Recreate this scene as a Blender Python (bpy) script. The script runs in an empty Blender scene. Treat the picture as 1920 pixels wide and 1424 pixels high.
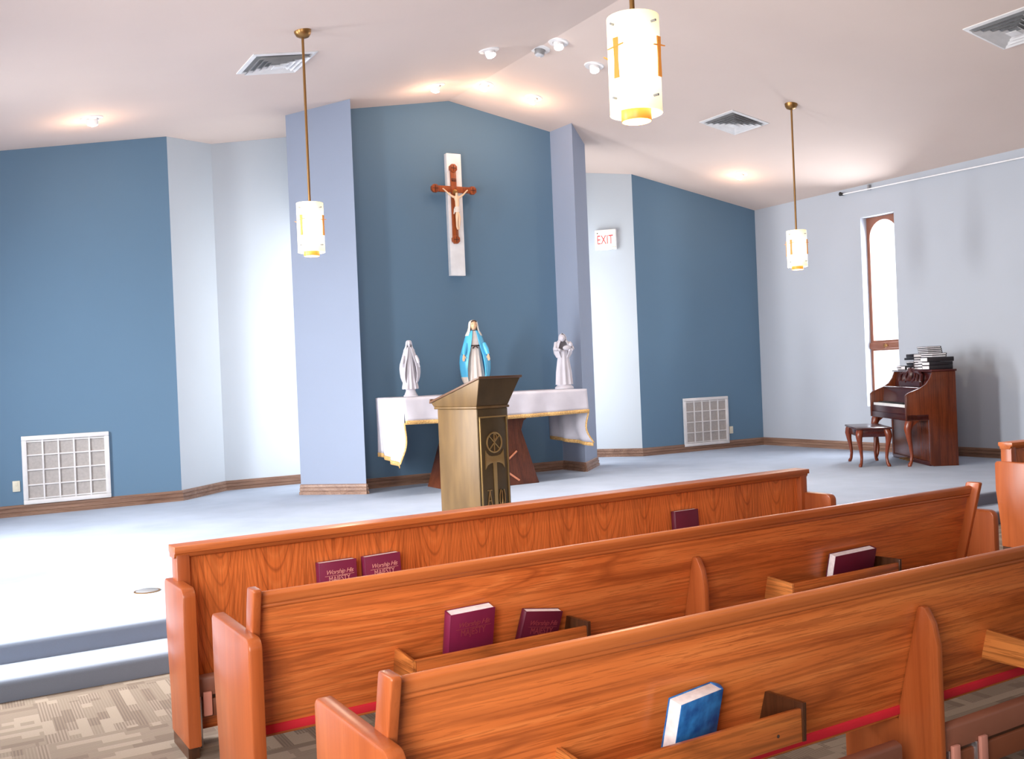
import bpy, bmesh, math, random
from mathutils import Vector, Matrix
R = math.radians; PI = math.pi; sin = math.sin; cos = math.cos
rnd = random.Random(7)
COL = bpy.context.scene.collection

# ------------------------------------------------------------------ helpers
class MB:
    """collects shapes and builds them as one mesh object"""
    def __init__(s): s.v = []; s.f = []
    def add(s, vs, fs):
        o = len(s.v); s.v += [tuple(p) for p in vs]; s.f += [tuple(i + o for i in f) for f in fs]; return s
    def box(s, x0, x1, y0, y1, z0, z1):
        return s.add([(x0,y0,z0),(x1,y0,z0),(x1,y1,z0),(x0,y1,z0),(x0,y0,z1),(x1,y0,z1),(x1,y1,z1),(x0,y1,z1)],
                     [(0,3,2,1),(4,5,6,7),(0,1,5,4),(1,2,6,5),(2,3,7,6),(3,0,4,7)])
    def prism(s, poly, a, b, axis='x'):
        n = len(poly)
        def P(u, w, t):
            return (t,u,w) if axis == 'x' else ((u,t,w) if axis == 'y' else (u,w,t))
        s.add([P(u,w,a) for u,w in poly] + [P(u,w,b) for u,w in poly],
              [tuple(range(n-1,-1,-1)), tuple(range(n,2*n))] + [(i,(i+1)%n,n+(i+1)%n,n+i) for i in range(n)])
        return s
    def loft(s, rings, cap=True, closed=True):
        n = len(rings[0]); vs = [p for r in rings for p in r]; fs = []
        m = n if closed else n - 1
        for j in range(len(rings)-1):
            for i in range(m):
                k = (i+1) % n
                fs.append((j*n+i, j*n+k, (j+1)*n+k, (j+1)*n+i))
        if cap and closed:
            fs.append(tuple(range(n-1,-1,-1))); fs.append(tuple((len(rings)-1)*n+i for i in range(n)))
        return s.add(vs, fs)
    def lathe(s, prof, n=24, c=(0,0,0), sx=1, sy=1, cap=True):
        return s.loft([[(c[0]+r*sx*cos(2*PI*i/n), c[1]+r*sy*sin(2*PI*i/n), c[2]+z) for i in range(n)] for r, z in prof], cap)
    def tube(s, pts, rad, n=8, cap=True):
        pts = [Vector(p) for p in pts]; k = len(pts)
        rad = [rad]*k if not isinstance(rad, (list,tuple)) else rad
        rings = []; up = None
        for i, p in enumerate(pts):
            d = (pts[min(i+1,k-1)] - pts[max(i-1,0)]).normalized()
            if up is None: up = Vector((0,0,1)) if abs(d.z) < .9 else Vector((1,0,0))
            a = d.cross(up).normalized(); b = a.cross(d).normalized(); up = b
            rings.append([p + (a*cos(2*PI*j/n) + b*sin(2*PI*j/n))*rad[i] for j in range(n)])
        return s.loft(rings, cap)
    def sphere(s, c, rx, ry, rz, n=16, m=10):
        return s.loft([[(c[0]+rx*sin(PI*j/m)*cos(2*PI*i/n), c[1]+ry*sin(PI*j/m)*sin(2*PI*i/n), c[2]-rz*cos(PI*j/m)) for i in range(n)]
                       for j in [.02]+list(range(1,m))+[m-.02]])
    def xf(s, M):
        s.v = [tuple(M @ Vector(p)) for p in s.v]; return s
    def build(s, name, mat, parent=None, bevel=0, smooth=True, angle=40, seg=2):
        me = bpy.data.meshes.new(name); me.from_pydata(s.v, [], s.f); me.validate()
        bm = bmesh.new(); bm.from_mesh(me)
        bmesh.ops.recalc_face_normals(bm, faces=bm.faces)
        if bevel:
            es = [e for e in bm.edges if len(e.link_faces) == 2 and e.calc_face_angle(0) > R(30)]
            bmesh.ops.bevel(bm, geom=es, offset=bevel, segments=seg, affect='EDGES', profile=.5, clamp_overlap=True)
        bm.to_mesh(me); bm.free()
        if smooth:
            for p in me.polygons: p.use_smooth = True
            me.set_sharp_from_angle(angle=R(angle))
        me.materials.append(mat)
        o = bpy.data.objects.new(name, me); COL.objects.link(o)
        if parent: o.parent = parent
        return o

def tag(o, label=None, cat=None, group=None, kind=None):
    if label: o['label'] = label
    if cat: o['category'] = cat
    if group: o['group'] = group
    if kind: o['kind'] = kind
    return o
def thing(name, label, cat, loc=(0,0,0), rz=0, group=None):
    o = bpy.data.objects.new(name, None); COL.objects.link(o); o.location = loc; o.rotation_euler = (0,0,rz)
    o.empty_display_size = .1
    return tag(o, label, cat, group)
def struct(o): o['kind'] = 'structure'; return o
def dup(o, parent=None):
    c = o.copy(); COL.objects.link(c); c.parent = parent
    for ch in list(o.children): dup(ch, c)
    return c
def text(mb, body, size, M, depth=.001, shear=0, spacing=1):
    cu = bpy.data.curves.new('t', 'FONT'); cu.body = body; cu.size = size; cu.extrude = depth; cu.shear = shear
    cu.align_x = 'CENTER'; cu.align_y = 'CENTER'; cu.space_character = spacing
    ob = bpy.data.objects.new('t', cu); COL.objects.link(ob)
    dg = bpy.context.evaluated_depsgraph_get()
    me = bpy.data.meshes.new_from_object(ob.evaluated_get(dg))
    mb.add([M @ v.co for v in me.vertices], [tuple(p.vertices) for p in me.polygons])
    bpy.data.objects.remove(ob); bpy.data.curves.remove(cu); bpy.data.meshes.remove(me)
    return mb
def skin_mesh(mb, verts, edges, radii, root=0, M=None):
    me = bpy.data.meshes.new('s'); me.from_pydata(verts, edges, [])
    ob = bpy.data.objects.new('s', me); COL.objects.link(ob)
    md = ob.modifiers.new('k', 'SKIN'); md.branch_smoothing = .6
    for i, r in enumerate(radii):
        sv = me.skin_vertices[0].data[i]; sv.radius = (r, r) if not isinstance(r, tuple) else r; sv.use_root = (i == root)
    sb = ob.modifiers.new('b', 'SUBSURF'); sb.levels = 2; sb.render_levels = 2
    dg = bpy.context.evaluated_depsgraph_get(); dg.update()
    m2 = bpy.data.meshes.new_from_object(ob.evaluated_get(dg))
    M = M or Matrix.Identity(4)
    mb.add([M @ v.co for v in m2.vertices], [tuple(p.vertices) for p in m2.polygons])
    bpy.data.objects.remove(ob); bpy.data.meshes.remove(me); bpy.data.meshes.remove(m2)
    return mb

def lin(c):
    return tuple(((x/255)/12.92 if x/255 <= .04045 else ((x/255+.055)/1.055)**2.4) for x in c[:3]) + (1,)

class NT:
    def __init__(s, name):
        s.m = bpy.data.materials.new(name); s.m.use_nodes = True; s.t = s.m.node_tree; s.b = s.t.nodes['Principled BSDF']
    def n(s, typ, **kw):
        nd = s.t.nodes.new(typ)
        for k, v in kw.items():
            if k.startswith('_'): setattr(nd, k[1:], v)
            else:
                key = int(k[1:]) if k[0] == 'i' and k[1:].isdigit() else k.replace('_', ' ')
                sock = nd.inputs[key]
                if hasattr(v, 'node'): s.t.links.new(v, sock)
                else: sock.default_value = v
        return nd
    def math(s, op, a, b=0.0, c=None):
        nd = s.n('ShaderNodeMath', _operation=op)
        for i, v in enumerate((a, b) if c is None else (a, b, c)):
            if hasattr(v, 'node'): s.t.links.new(v, nd.inputs[i])
            else: nd.inputs[i].default_value = v
        return nd.outputs[0]
    def coord(s, kind='Object'): return s.n('ShaderNodeTexCoord').outputs[kind]
    def xyz(s, v):
        q = s.n('ShaderNodeSeparateXYZ', i0=v); return q.outputs
    def comb(s, x, y, z):
        nd = s.n('ShaderNodeCombineXYZ')
        for i, v in enumerate((x,y,z)):
            if hasattr(v, 'node'): s.t.links.new(v, nd.inputs[i])
            else: nd.inputs[i].default_value = v
        return nd.outputs[0]
    def noise(s, v, scale=1, detail=2, rough=.5, dist=0):
        return s.n('ShaderNodeTexNoise', Vector=v, Scale=scale, Detail=detail, Roughness=rough, Distortion=dist).outputs[0]
    def ramp(s, f, stops):
        nd = s.n('ShaderNodeValToRGB', Fac=f); e = nd.color_ramp.elements
        while len(e) < len(stops): e.new(.5)
        for x, (p, c) in zip(e, stops): x.position = p; x.color = c
        return nd.outputs[0]
    def mix(s, f, a, b, mode='MIX'):
        nd = s.n('ShaderNodeMix', _data_type='RGBA', _blend_type=mode)
        for i, v in ((0,f),(6,a),(7,b)):
            if hasattr(v, 'node'): s.t.links.new(v, nd.inputs[i])
            else: nd.inputs[i].default_value = v
        return nd.outputs[2]
    def set(s, **kw):
        for k, v in kw.items():
            sock = s.b.inputs[k.replace('_', ' ')]
            if hasattr(v, 'node'): s.t.links.new(v, sock)
            else: sock.default_value = v
        return s
    def bump(s, h, strength=.2, dist=.002):
        nd = s.n('ShaderNodeBump', Strength=strength, Distance=dist, Height=h)
        s.t.links.new(nd.outputs[0], s.b.inputs['Normal']); return s

def plain(name, c, rough=.5, metal=0, var=.04, scale=6, spec=.5, bump=0):
    t = NT(name); n = t.noise(t.coord(), scale, 3)
    a = lin(c); d = tuple(x*(1-var*2) for x in a[:3]) + (1,); e = tuple(min(1, x*(1+var*2)) for x in a[:3]) + (1,)
    t.set(Base_Color=t.ramp(n, [(.3,d),(.7,e)]), Roughness=rough, Metallic=metal, Specular_IOR_Level=spec)
    if bump: t.bump(t.noise(t.coord(), 220, 2), bump, .002)
    return t.m
def emit(name, c, strength, c2=None):
    t = NT(name); col = lin(c)
    n = t.noise(t.coord(), 3, 1)
    t.set(Base_Color=col, Emission_Color=t.ramp(n, [(.3, col), (.7, lin(c2 or c))]), Emission_Strength=strength, Roughness=.4)
    return t.m
def oak(name, axis='x', cols=((134,58,22),(202,106,50),(230,138,74)), rough=.3, kind='contour', freq=9, seed=0.0, fine=1.0):
    """oak: growth rings as contour lines plus short dark pores along the grain"""
    t = NT(name); x, y, z = t.xyz(t.coord())
    if axis == 'y': g, a, b = y, x, z
    elif axis == 'z': g, a, b = z, x, y
    else: g, a, b = x, z, y
    if kind == 'cathedral':                       # book-matched veneer: nested U figures
        u = t.math('SUBTRACT', t.math('PINGPONG', t.math('ADD', x, t.math('MULTIPLY', t.noise(t.comb(t.math('MULTIPLY', x, 4.0), 3.0, 0.0), 1, 1), .1)), .125), .0)
        wob = t.noise(t.comb(t.math('MULTIPLY', x, 3.0), seed, t.math('MULTIPLY', z, 1.6)), 1, 2)
        h = t.math('SUBTRACT', t.math('ADD', t.math('MULTIPLY', z, 1.0), t.math('MULTIPLY', wob, .16)),
                   t.math('MULTIPLY', t.math('MULTIPLY', u, u), 40.0))
        f = t.math('MULTIPLY', h, freq)
    else:
        v = t.comb(t.math('MULTIPLY', g, .38), t.math('MULTIPLY', a, 4.6), t.math('ADD', t.math('MULTIPLY', b, 4.6), seed))
        f = t.math('MULTIPLY', t.noise(v, 1.0, 1.5, .4, .1), freq)
    ring = t.math('PINGPONG', f, .5)
    ring = t.math('MULTIPLY', ring, 2.0)
    if kind == 'cathedral':
        pv = t.comb(t.math('MULTIPLY', x, 210), t.math('MULTIPLY', y, 210), t.math('MULTIPLY', z, 7))
    else:
        pv = t.comb(t.math('MULTIPLY', g, 7), t.math('MULTIPLY', a, 190), t.math('MULTIPLY', b, 190))
    pore = t.noise(pv, 1, 2, .6)
    if kind == 'cathedral': sv = t.comb(t.math('MULTIPLY', x, 70), t.math('MULTIPLY', y, 70), t.math('MULTIPLY', z, 2.2))
    else: sv = t.comb(t.math('MULTIPLY', g, 1.6), t.math('MULTIPLY', a, 78), t.math('MULTIPLY', b, 78))
    streak = t.n('ShaderNodeMapRange', i0=t.noise(sv, 1, 2, .5, .3), i1=.50, i2=.62).outputs[0]
    big = t.noise(t.comb(t.math('MULTIPLY', g, 1.3), t.math('MULTIPLY', a, 7), t.math('MULTIPLY', b, 7)), 1, 2)
    d, m, l = (lin(c) for c in cols)
    c1 = t.ramp(ring, [(.0, tuple(.55*p_+.45*q_ for p_, q_ in zip(d, m))), (.22, m), (.6, m), (1.0, tuple(.5*p_+.5*q_ for p_, q_ in zip(l, m)))])
    c2 = t.mix(t.math('MULTIPLY', t.math('GREATER_THAN', pore, .57), .42*fine), c1, d)
    c2 = t.mix(t.math('MULTIPLY', streak, .5*fine), c2, d)
    c3 = t.mix(t.math('MULTIPLY', t.math('SUBTRACT', big, .35), .7), c2, l)
    t.set(Base_Color=c3, Roughness=rough, Specular_IOR_Level=.45)
    t.bump(pore, .08, .001)
    return t.m

# ------------------------------------------------------------------ materials
M = {}
def painted(name, c, var=.006): return plain(name, c, .75, 0, var, 1.5, .2, .05)
M['blue'] = painted('dark_blue_paint', (101,130,155))
M['pale'] = painted('pale_blue_paint', (142,152,172))
M['niche'] = painted('pale_niche_paint', (196,204,212))
M['side'] = painted('grey_blue_paint', (176,182,192))
M['ceil'] = painted('ceiling_paint', (222,203,193))
M['base'] = oak('baseboard_oak', 'x', ((96,66,52),(138,106,88),(166,134,114)), .4, freq=5)
M['basey'] = oak('baseboard_oak_side', 'y', ((96,66,52),(138,106,88),(166,134,114)), .4, freq=5)
M['oakx'] = oak('oak_long_grain', 'x', freq=11, seed=3.1)
M['oakx2'] = oak('oak_long_grain_rear', 'x', freq=8, seed=11.7)
M['oakcath'] = oak('oak_cathedral_veneer', 'z', kind='cathedral', freq=8.5, fine=.7, cols=((104,42,16),(204,106,50),(222,128,68)))
M['oakz'] = oak('oak_upright_grain', 'z', freq=4, seed=5, cols=((136,64,28),(160,80,38),(178,96,50)), fine=.5)
M['oakrail'] = oak('oak_rail', 'x', freq=4, seed=8, cols=((142,68,30),(182,98,48),(202,118,64)), fine=.5)
M['oakrack'] = oak('oak_rack', 'x', freq=10, seed=21, cols=((92,42,16),(176,92,42),(206,124,62)))
M['oakendrack'] = oak('oak_rack_end', 'y', freq=9, seed=4, cols=((100,46,16),(206,126,64),(226,150,84)))
M['darkwood'] = oak('dark_and_shaded_wood', 'z', freq=5, cols=((46,26,16),(70,40,24),(88,52,32)))
M['red'] = plain('red_seat_fabric', (200,24,44), .8, bump=.3)
M['kneel'] = plain('brown_kneeler_vinyl', (134,84,66), .4)
M['kneelwood'] = plain('kneeler_board', (120,66,42), .5)
M['pinkmetal'] = plain('rose_brown_painted_metal', (206,140,124), .4)
M['steel'] = plain('bright_steel', (200,196,200), .25, .9)
M['maroon'] = plain('maroon_book_cloth', (122,26,66), .5, var=.06)
M['maroond'] = plain('maroon_book_cloth_dark', (96,18,46), .5, var=.06)
M['page'] = plain('white_page_edges', (246,240,242), .8, scale=60)
M['gold'] = plain('pale_gilt_lettering', (226,168,160), .35, .2)
M['gilt'] = plain('worn_gilt_lettering', (142,58,66), .4)
M['bluebk'] = NT('mottled_blue_cover')
t = M['bluebk']; t.set(Base_Color=t.ramp(t.noise(t.coord(), 22, 4), [(.35, lin((22,78,150))), (.65, lin((54,134,206)))]), Roughness=.5); M['bluebk'] = t.m
M['brass'] = plain('aged_brass', (150,112,66), .35, .8)
M['shade'] = None
M['black'] = plain('black_book_cloth', (26,22,28), .45)
M['blackleaf'] = plain('black_paint', (22,22,24), .5)
M['white'] = plain('white_paint', (240,240,242), .5)
M['whitem'] = plain('white_enamel', (226,224,224), .4)
M['filter'] = plain('grey_filter', (176,170,166), .9, scale=40)
M['cream'] = plain('cream_plastic', (226,220,200), .4)
M['grey'] = plain('grey_metal', (150,150,152), .4, .4)
M['darkgap'] = plain('dark_duct', (150,150,152), .8)
M['brownframe'] = plain('brown_window_frame', (128,78,58), .45)
M['mahog'] = oak('mahogany_upright', 'z', ((50,19,8),(92,40,18),(112,54,27)), .25, freq=4, seed=2)
M['mahogd'] = oak('mahogany_dark', 'x', ((40,14,14),(66,26,24),(84,36,32)), .2, freq=4, seed=6)
M['mahogl'] = oak('mahogany_leg', 'z', ((84,34,16),(116,50,26),(140,66,36)), .25, freq=3, seed=9)
M['ivory'] = plain('white_keys', (240,238,236), .3)
M['bronze'] = NT('brushed_bronze_paint'); t = M['bronze']
x_, y_, z_ = t.xyz(t.coord())
st = t.noise(t.comb(t.math('MULTIPLY', x_, 14), t.math('MULTIPLY', y_, 14), t.math('MULTIPLY', z_, 3)), 1, 4)
t.set(Base_Color=t.ramp(st, [(.3, lin((90,66,33))), (.7, lin((110,83,45)))]), Roughness=.45, Metallic=.12); M['bronze'] = t.m
M['bronzeshade'] = plain('shaded_bronze', (82,66,42), .4, .45, .1)  # bronze darkened in its colour to carry the shade on the lectern's front
M['bronzem'] = plain('bronze_relief', (158,128,80), .35, .6)
M['topwood'] = plain('brown_lectern_top', (92,62,40), .4)
M['cloth'] = NT('white_altar_linen'); t = M['cloth']
t.set(Base_Color=t.ramp(t.noise(t.coord(), 4, 3), [(.3, lin((188,183,192))), (.7, lin((206,202,210)))]), Roughness=.9); t.bump(t.noise(t.coord(), 400, 2), .2); M['cloth'] = t.m
M['fringe'] = NT('gold_fringe'); t = M['fringe']
t.set(Base_Color=t.ramp(t.noise(t.coord(), 90, 3), [(.35, lin((176,128,70))), (.65, lin((224,184,120)))]), Roughness=.7); M['fringe'] = t.m
M['altarwood'] = oak('altar_wood', 'z', ((62,28,14),(102,50,28),(122,66,38)), .4, freq=5, seed=13)
M['carvepink'] = plain('pale_carving', (206,130,96), .5)
M['plaster'] = plain('white_plaster', (188,184,192), .6)
M['plasterw'] = plain('cream_plaster', (222,210,198), .6)
M['mantle'] = plain('sky_blue_glaze', (86,184,228), .35)
M['skin'] = plain('painted_skin', (236,190,150), .5)
M['darktrim'] = plain('dark_brown_trim', (66,48,40), .6)
M['rosewhite'] = plain('robe_white', (218,206,198), .45)
M['crosswood'] = oak('crucifix_wood', 'z', ((96,40,18),(160,78,36),(186,100,50)), .3, freq=4, seed=15)
M['crossdark'] = plain('dark_crucifix_ends', (78,38,26), .4)
M['ivorybody'] = plain('ivory_figure', (236,200,166), .5)
M['amber'] = emit('amber_glass', (214,132,48), .32, (228,156,76))
M['lens'] = emit('lit_lamp_lens', (255,246,240), 14)
M['lensoff'] = plain('unlit_lamp_lens', (200,200,204), .3)
M['signface'] = emit('lit_sign_face', (255,244,226), .55)
M['signred'] = emit('red_sign_letters', (214,60,74), .35)
# lamp shade: frosted, bright in its middle, creamy to its ends
t = NT('frosted_lamp_shade'); x, y, z = t.xyz(t.coord())
e = t.math('ABSOLUTE', t.math('DIVIDE', t.math('SUBTRACT', z, .19), .2))
t.set(Base_Color=lin((246,236,206)), Roughness=.5,
      Emission_Color=t.ramp(e, [(0, lin((255,250,232))), (.45, lin((255,248,222))), (1, lin((250,230,176)))]),
      Emission_Strength=t.math('SUBTRACT', 1.15, t.math('MULTIPLY', e, .55)))
M['shade'] = t.m
# platform carpet
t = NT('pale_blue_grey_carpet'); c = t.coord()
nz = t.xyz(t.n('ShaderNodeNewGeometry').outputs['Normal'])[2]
flat = t.n('ShaderNodeMapRange', i0=nz, i1=.55, i2=.98).outputs[0]     # shade on the risers put into the colour: upright faces darkened
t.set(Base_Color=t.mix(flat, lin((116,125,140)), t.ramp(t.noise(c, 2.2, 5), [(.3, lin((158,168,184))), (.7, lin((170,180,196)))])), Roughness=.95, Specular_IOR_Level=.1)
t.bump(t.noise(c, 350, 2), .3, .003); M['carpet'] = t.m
# nave carpet tiles: quarter-turned tiles of broken stripes
t = NT('striped_carpet_tiles'); X, Y, _ = t.xyz(t.coord())
S = .62
X = t.math('ADD', X, 5.0-.03); Y = t.math('ADD', Y, 10.0-5.17+S*.02)
tx = t.math('FLOOR', t.math('DIVIDE', X, S)); ty = t.math('FLOOR', t.math('DIVIDE', Y, S))
par = t.math('GREATER_THAN', t.math('ABSOLUTE', t.math('SUBTRACT', t.math('MODULO', t.math('ADD', t.math('ADD', tx, ty), 40), 2.0), 1.0)), .5)
def lerp(a, b): return t.math('ADD', t.math('MULTIPLY', a, t.math('SUBTRACT', 1.0, par)), t.math('MULTIPLY', b, par))
U = lerp(Y, X); V = lerp(X, Y)
band = t.math('FLOOR', t.math('DIVIDE', V, .0443))
seedv = t.math('ADD', t.math('MULTIPLY', band, 7.31), t.math('ADD', t.math('MULTIPLY', tx, 3.7), t.math('MULTIPLY', ty, 5.9)))
blk = t.noise(t.comb(t.math('MULTIPLY', U, 2.6), seedv, 0.0), 1, 1)
blk2 = t.noise(t.comb(t.math('MULTIPLY', U, 2.0), seedv, 9.0), 1, 1)
dark = t.math('GREATER_THAN', blk, .5); mid = t.math('GREATER_THAN', blk2, .5)
line = t.math('GREATER_THAN', t.math('SINE', t.math('MULTIPLY', V, 2*PI/.0125)), .0)
fl = t.math('MULTIPLY', line, t.math('MAXIMUM', dark, t.math('MULTIPLY', mid, .45)))
cA = t.mix(mid, lin((150,137,122)), lin((134,121,107)))
cB = t.mix(dark, cA, t.mix(mid, lin((141,127,113)), lin((122,108,95))))
cC = t.mix(t.math('MULTIPLY', fl, .62), cB, lin((92,79,70)))
t.set(Base_Color=t.mix(t.noise(t.coord(), 160, 2), cC, t.mix(.5, cC, lin((122,108,98)))), Roughness=.95, Specular_IOR_Level=.1)
t.bump(t.noise(t.coord(), 300, 2), .3, .003); M['tile'] = t.m
# window glass
t = NT('window_glass'); out = t.t.nodes['Material Output']
tr = t.n('ShaderNodeBsdfTransparent', Color=(.97,.98,1,1)); gl = t.n('ShaderNodeBsdfGlossy', Roughness=.05)
mx = t.n('ShaderNodeMixShader', Fac=.06, i1=tr.outputs[0], i2=gl.outputs[0]); t.t.links.new(mx.outputs[0], out.inputs['Surface'])
M['glass'] = t.m

# ------------------------------------------------------------------ camera
scene = bpy.context.scene
H = 1.435; CX = -5.2637
a, p, r = 0.5203149588, -0.0052388749, 0.0412579602
F = Vector((sin(a)*cos(p), cos(a)*cos(p), sin(p))); Rt = Vector((cos(a), -sin(a), 0)); Up = Rt.cross(F)
R2 = Rt*cos(r) - Up*sin(r); U2 = Rt*sin(r) + Up*cos(r)
cam = bpy.data.cameras.new('camera'); cam.sensor_width = 36; cam.lens = 1842.7846*36/1920; cam.clip_start = .05
co = bpy.data.objects.new('camera', cam); COL.objects.link(co)
co.matrix_world = Matrix(((R2.x,U2.x,-F.x,CX),(R2.y,U2.y,-F.y,0),(R2.z,U2.z,-F.z,H),(0,0,0,1)))
scene.camera = co

# ------------------------------------------------------------------ setting
ZP = .215; ZR = 4.7033; SL = .17384; W = 5.407; YB = 10.4206; YD = 11.0385; YE = 5.475
XL = -6.7                       # far side wall behind the photographer's left hand
def ceil(x): return ZR - SL*abs(x)
def wall(name, pts, mat, t=.0):
    """upright wall through plan points, its top following the gable"""
    mb = MB()
    P = []
    for (x0,y0),(x1,y1) in zip(pts, pts[1:]):
        P.append((x0,y0))
        if x0*x1 < 0:
            k = -x0/(x1-x0); P.append((0, y0+(y1-y0)*k))
    P.append(pts[-1])
    n = len(P)
    mb.add([(x,y,-.05) for x,y in P] + [(x,y,ceil(x)+.02) for x,y in P], [(i,i+1,n+i+1,n+i) for i in range(n-1)])
    return struct(mb.build(name, mat, smooth=False))
Xp, Xpf, Ypf, Xpo, Ypo = 1.4008, 1.4181, 9.9491, 1.9663, 10.486
Xa, Ya, Xb = 2.5023, 11.6578, 3.1174
struct(MB().box(XL-.2,W+.2,-5.2,-5,-.05,4.75).build('wall_rear', M['side'], smooth=False))
wall('wall_center', [(-Xp,YB),(Xp,YB)], M['blue'])
for s, nm in ((-1,'left'),(1,'right')):
    wall('wall_pier_'+nm, [(s*Xp,YB+.02),(s*Xpf,Ypf),(s*Xpo,Ypo),(s*(Xpo-.14),Ypo+.14),(s*1.5,YB+.04)], M['pale'])
    wall('wall_niche_'+nm, [(s*1.2,Ya),(s*Xa,Ya),(s*Xb,YD)], M['niche'])
    wall('wall_niche_side_'+nm, [(s*1.25,YB+.02),(s*1.25,Ya+.05)], M['niche'])
wall('wall_front_left', [(-Xb,YD),(XL,YD)], M['blue'])
wall('wall_front_right', [(Xb,YD),(W,YD)], M['blue'])
wy0, wy1, wz0, wz1 = 8.535, 9.07, .81, 3.335
mb = MB(); cz = ceil(W)+.02
for y0, y1, z0, z1 in ((-6,wy0,-.05,cz),(wy1,YD+.1,-.05,cz),(wy0,wy1,-.05,wz0),(wy0,wy1,wz1,cz)):
    mb.box(W, W+.2, y0, y1, z0, z1)
struct(mb.build('wall_right', M['side'], smooth=False))
# side wall on the left with its tall window openings (outside the frame, they let the daylight in)
LW = [(2.3,2.9),(5.45,5.95),(8.3,8.9)]
mb = MB(); ys = [-6]+[v for w_ in LW for v in w_]+[YD+.1]; cz = ceil(XL)+.02
for k in range(0, len(ys), 2): mb.box(XL-.2, XL, ys[k], ys[k+1], -.05, cz)
for y0, y1 in LW: mb.box(XL-.2, XL, y0, y1, -.05, .3).box(XL-.2, XL, y0, y1, 3.2, cz)
struct(mb.build('wall_left', M['side'], smooth=False))
mb = MB(); y0, y1 = -6, 11.9
mb.prism([(XL-.2,ceil(XL-.2)),(0,ZR),(W+.2,ceil(W+.2)),(W+.2,ceil(W+.2)+.12),(0,ZR+.12),(XL-.2,ceil(XL-.2)+.12)], y0, y1, 'y')
struct(mb.build('ceiling', M['ceil'], smooth=False))
struct(MB().box(XL-.2, W+.2, -6, YE+.1, -.1, 0).build('floor', M['tile'], smooth=False))
def carpet_step(name, y0, y1, z0, z1, rad):
    pts = [(y1,z0),(y0,z0)] + [(y0+rad-rad*cos(k*PI/12), z1-rad+rad*sin(k*PI/12)) for k in range(7)] + [(y1,z1)]
    mb = MB(); mb.prism(pts, XL, W, 'x'); return struct(mb.build(name, M['carpet']))
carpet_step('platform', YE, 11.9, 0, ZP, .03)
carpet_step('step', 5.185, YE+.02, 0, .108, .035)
def baseboard(name, pts, side):
    mb = MB()
    prof = [(.0,0),(.026,0),(.026,.032),(.014,.036),(.014,.042),(.021,.045),(.020,.070),(.010,.074),(.010,.080),(.015,.083),(.013,.104),(.004,.112),(0,.112)]
    for (xa,ya),(xb,yb) in zip(pts, pts[1:]):
        d = Vector((xb-xa,yb-ya,0)); L = d.length; d.normalize(); nrm = Vector((-d.y,d.x,0))*side
        e = .012
        for k in (0,):
            A = [Vector((xa,ya,ZP)) - d*0 + nrm*u + Vector((0,0,w)) for u,w in prof]
            B = [Vector((xb,yb,ZP)) + d*0 + nrm*u + Vector((0,0,w)) for u,w in prof]
            A = [q - d*e*(q-Vector((xa,ya,ZP))).dot(nrm)/.026 for q in A]; B = [q + d*e*(q-Vector((xb,yb,ZP))).dot(nrm)/.026 for q in B]
            mb.loft([A,B])
    return struct(mb.build(name, M['base'], smooth=False))
baseboard('baseboard_center', [(-Xp,YB),(Xp,YB)], -1)
baseboard('baseboard_pier_left', [(-Xp,YB),(-Xpf,Ypf),(-Xpo,Ypo)], 1)
baseboard('baseboard_pier_right', [(Xp,YB),(Xpf,Ypf),(Xpo,Ypo)], -1)
baseboard('baseboard_niche_left', [(-1.26,Ya),(-Xa,Ya),(-Xb,YD)], 1)
baseboard('baseboard_niche_right', [(1.26,Ya),(Xa,Ya),(Xb,YD)], -1)
baseboard('baseboard_front_left', [(-Xb,YD),(XL,YD)], 1)
baseboard('baseboard_front_right', [(Xb,YD),(W,YD)], -1)
o = baseboard('baseboard_right', [(W,YD),(W,YE)], -1); o.data.materials[0] = M['basey']

# window in the right wall
win = bpy.data.objects.new('window_1', None); COL.objects.link(win); struct(win)
fx0, fx1 = W+.115, W+.17
def frame_arch(y0, y1, z0, z1, fw, arch):
    """a flat frame with an arched or a straight head"""
    mb = MB(); n = 14; c = (y0+y1)/2; rr = (y1-y0)/2-fw
    if arch:
        zc = z1-fw*1.1-rr
        inner = [(y0+fw, z0+fw)] + [(c-rr*cos(PI*k/n), zc+rr*sin(PI*k/n)) for k in range(n+1)] + [(y1-fw, z0+fw)]
        outer = [(y0,z0)] + [(y0, z1) if k < n/2 else (y1,z1) for k in range(n+1)] + [(y1,z0)]
        outer = [(y0,z0)] + [(min(max(c-(y1-y0)/2*cos(PI*k/n)*1.5,y0),y1), z1 if 2<k<n-2 else zc+(z1-zc)*min(1,k/3 if k<n/2 else (n-k)/3)) for k in range(n+1)] + [(y1,z0)]
    else:
        inner = [(y0+fw,z0+fw),(y0+fw,z1-fw),(y1-fw,z1-fw),(y1-fw,z0+fw)]; outer = [(y0,z0),(y0,z1),(y1,z1),(y1,z0)]
    m = len(inner); vs = []
    for x in (fx0, fx1): vs += [(x,)+q for q in inner] + [(x,)+q for q in outer]
    fs = []
    for i in range(m):
        j = (i+1) % m
        fs += [(i,j,m+j,m+i), (2*m+i,3*m+i,3*m+j,2*m+j), (i,2*m+i,2*m+j,j), (m+i,m+j,3*m+j,3*m+i)]
    return mb.add(vs, fs)
frame_arch(wy0, wy1, 1.64, wz1-.003, .045, True).build('window_frame', M['brownframe'], win)
frame_arch(wy0, wy1, wz0+.003, 1.585, .035, False).build('lower_sash', M['brownframe'], win)
MB().box(fx0-.03, fx1, wy0, wy1, 1.575, 1.655).build('middle_rail', M['brownframe'], win, .006)
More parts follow.
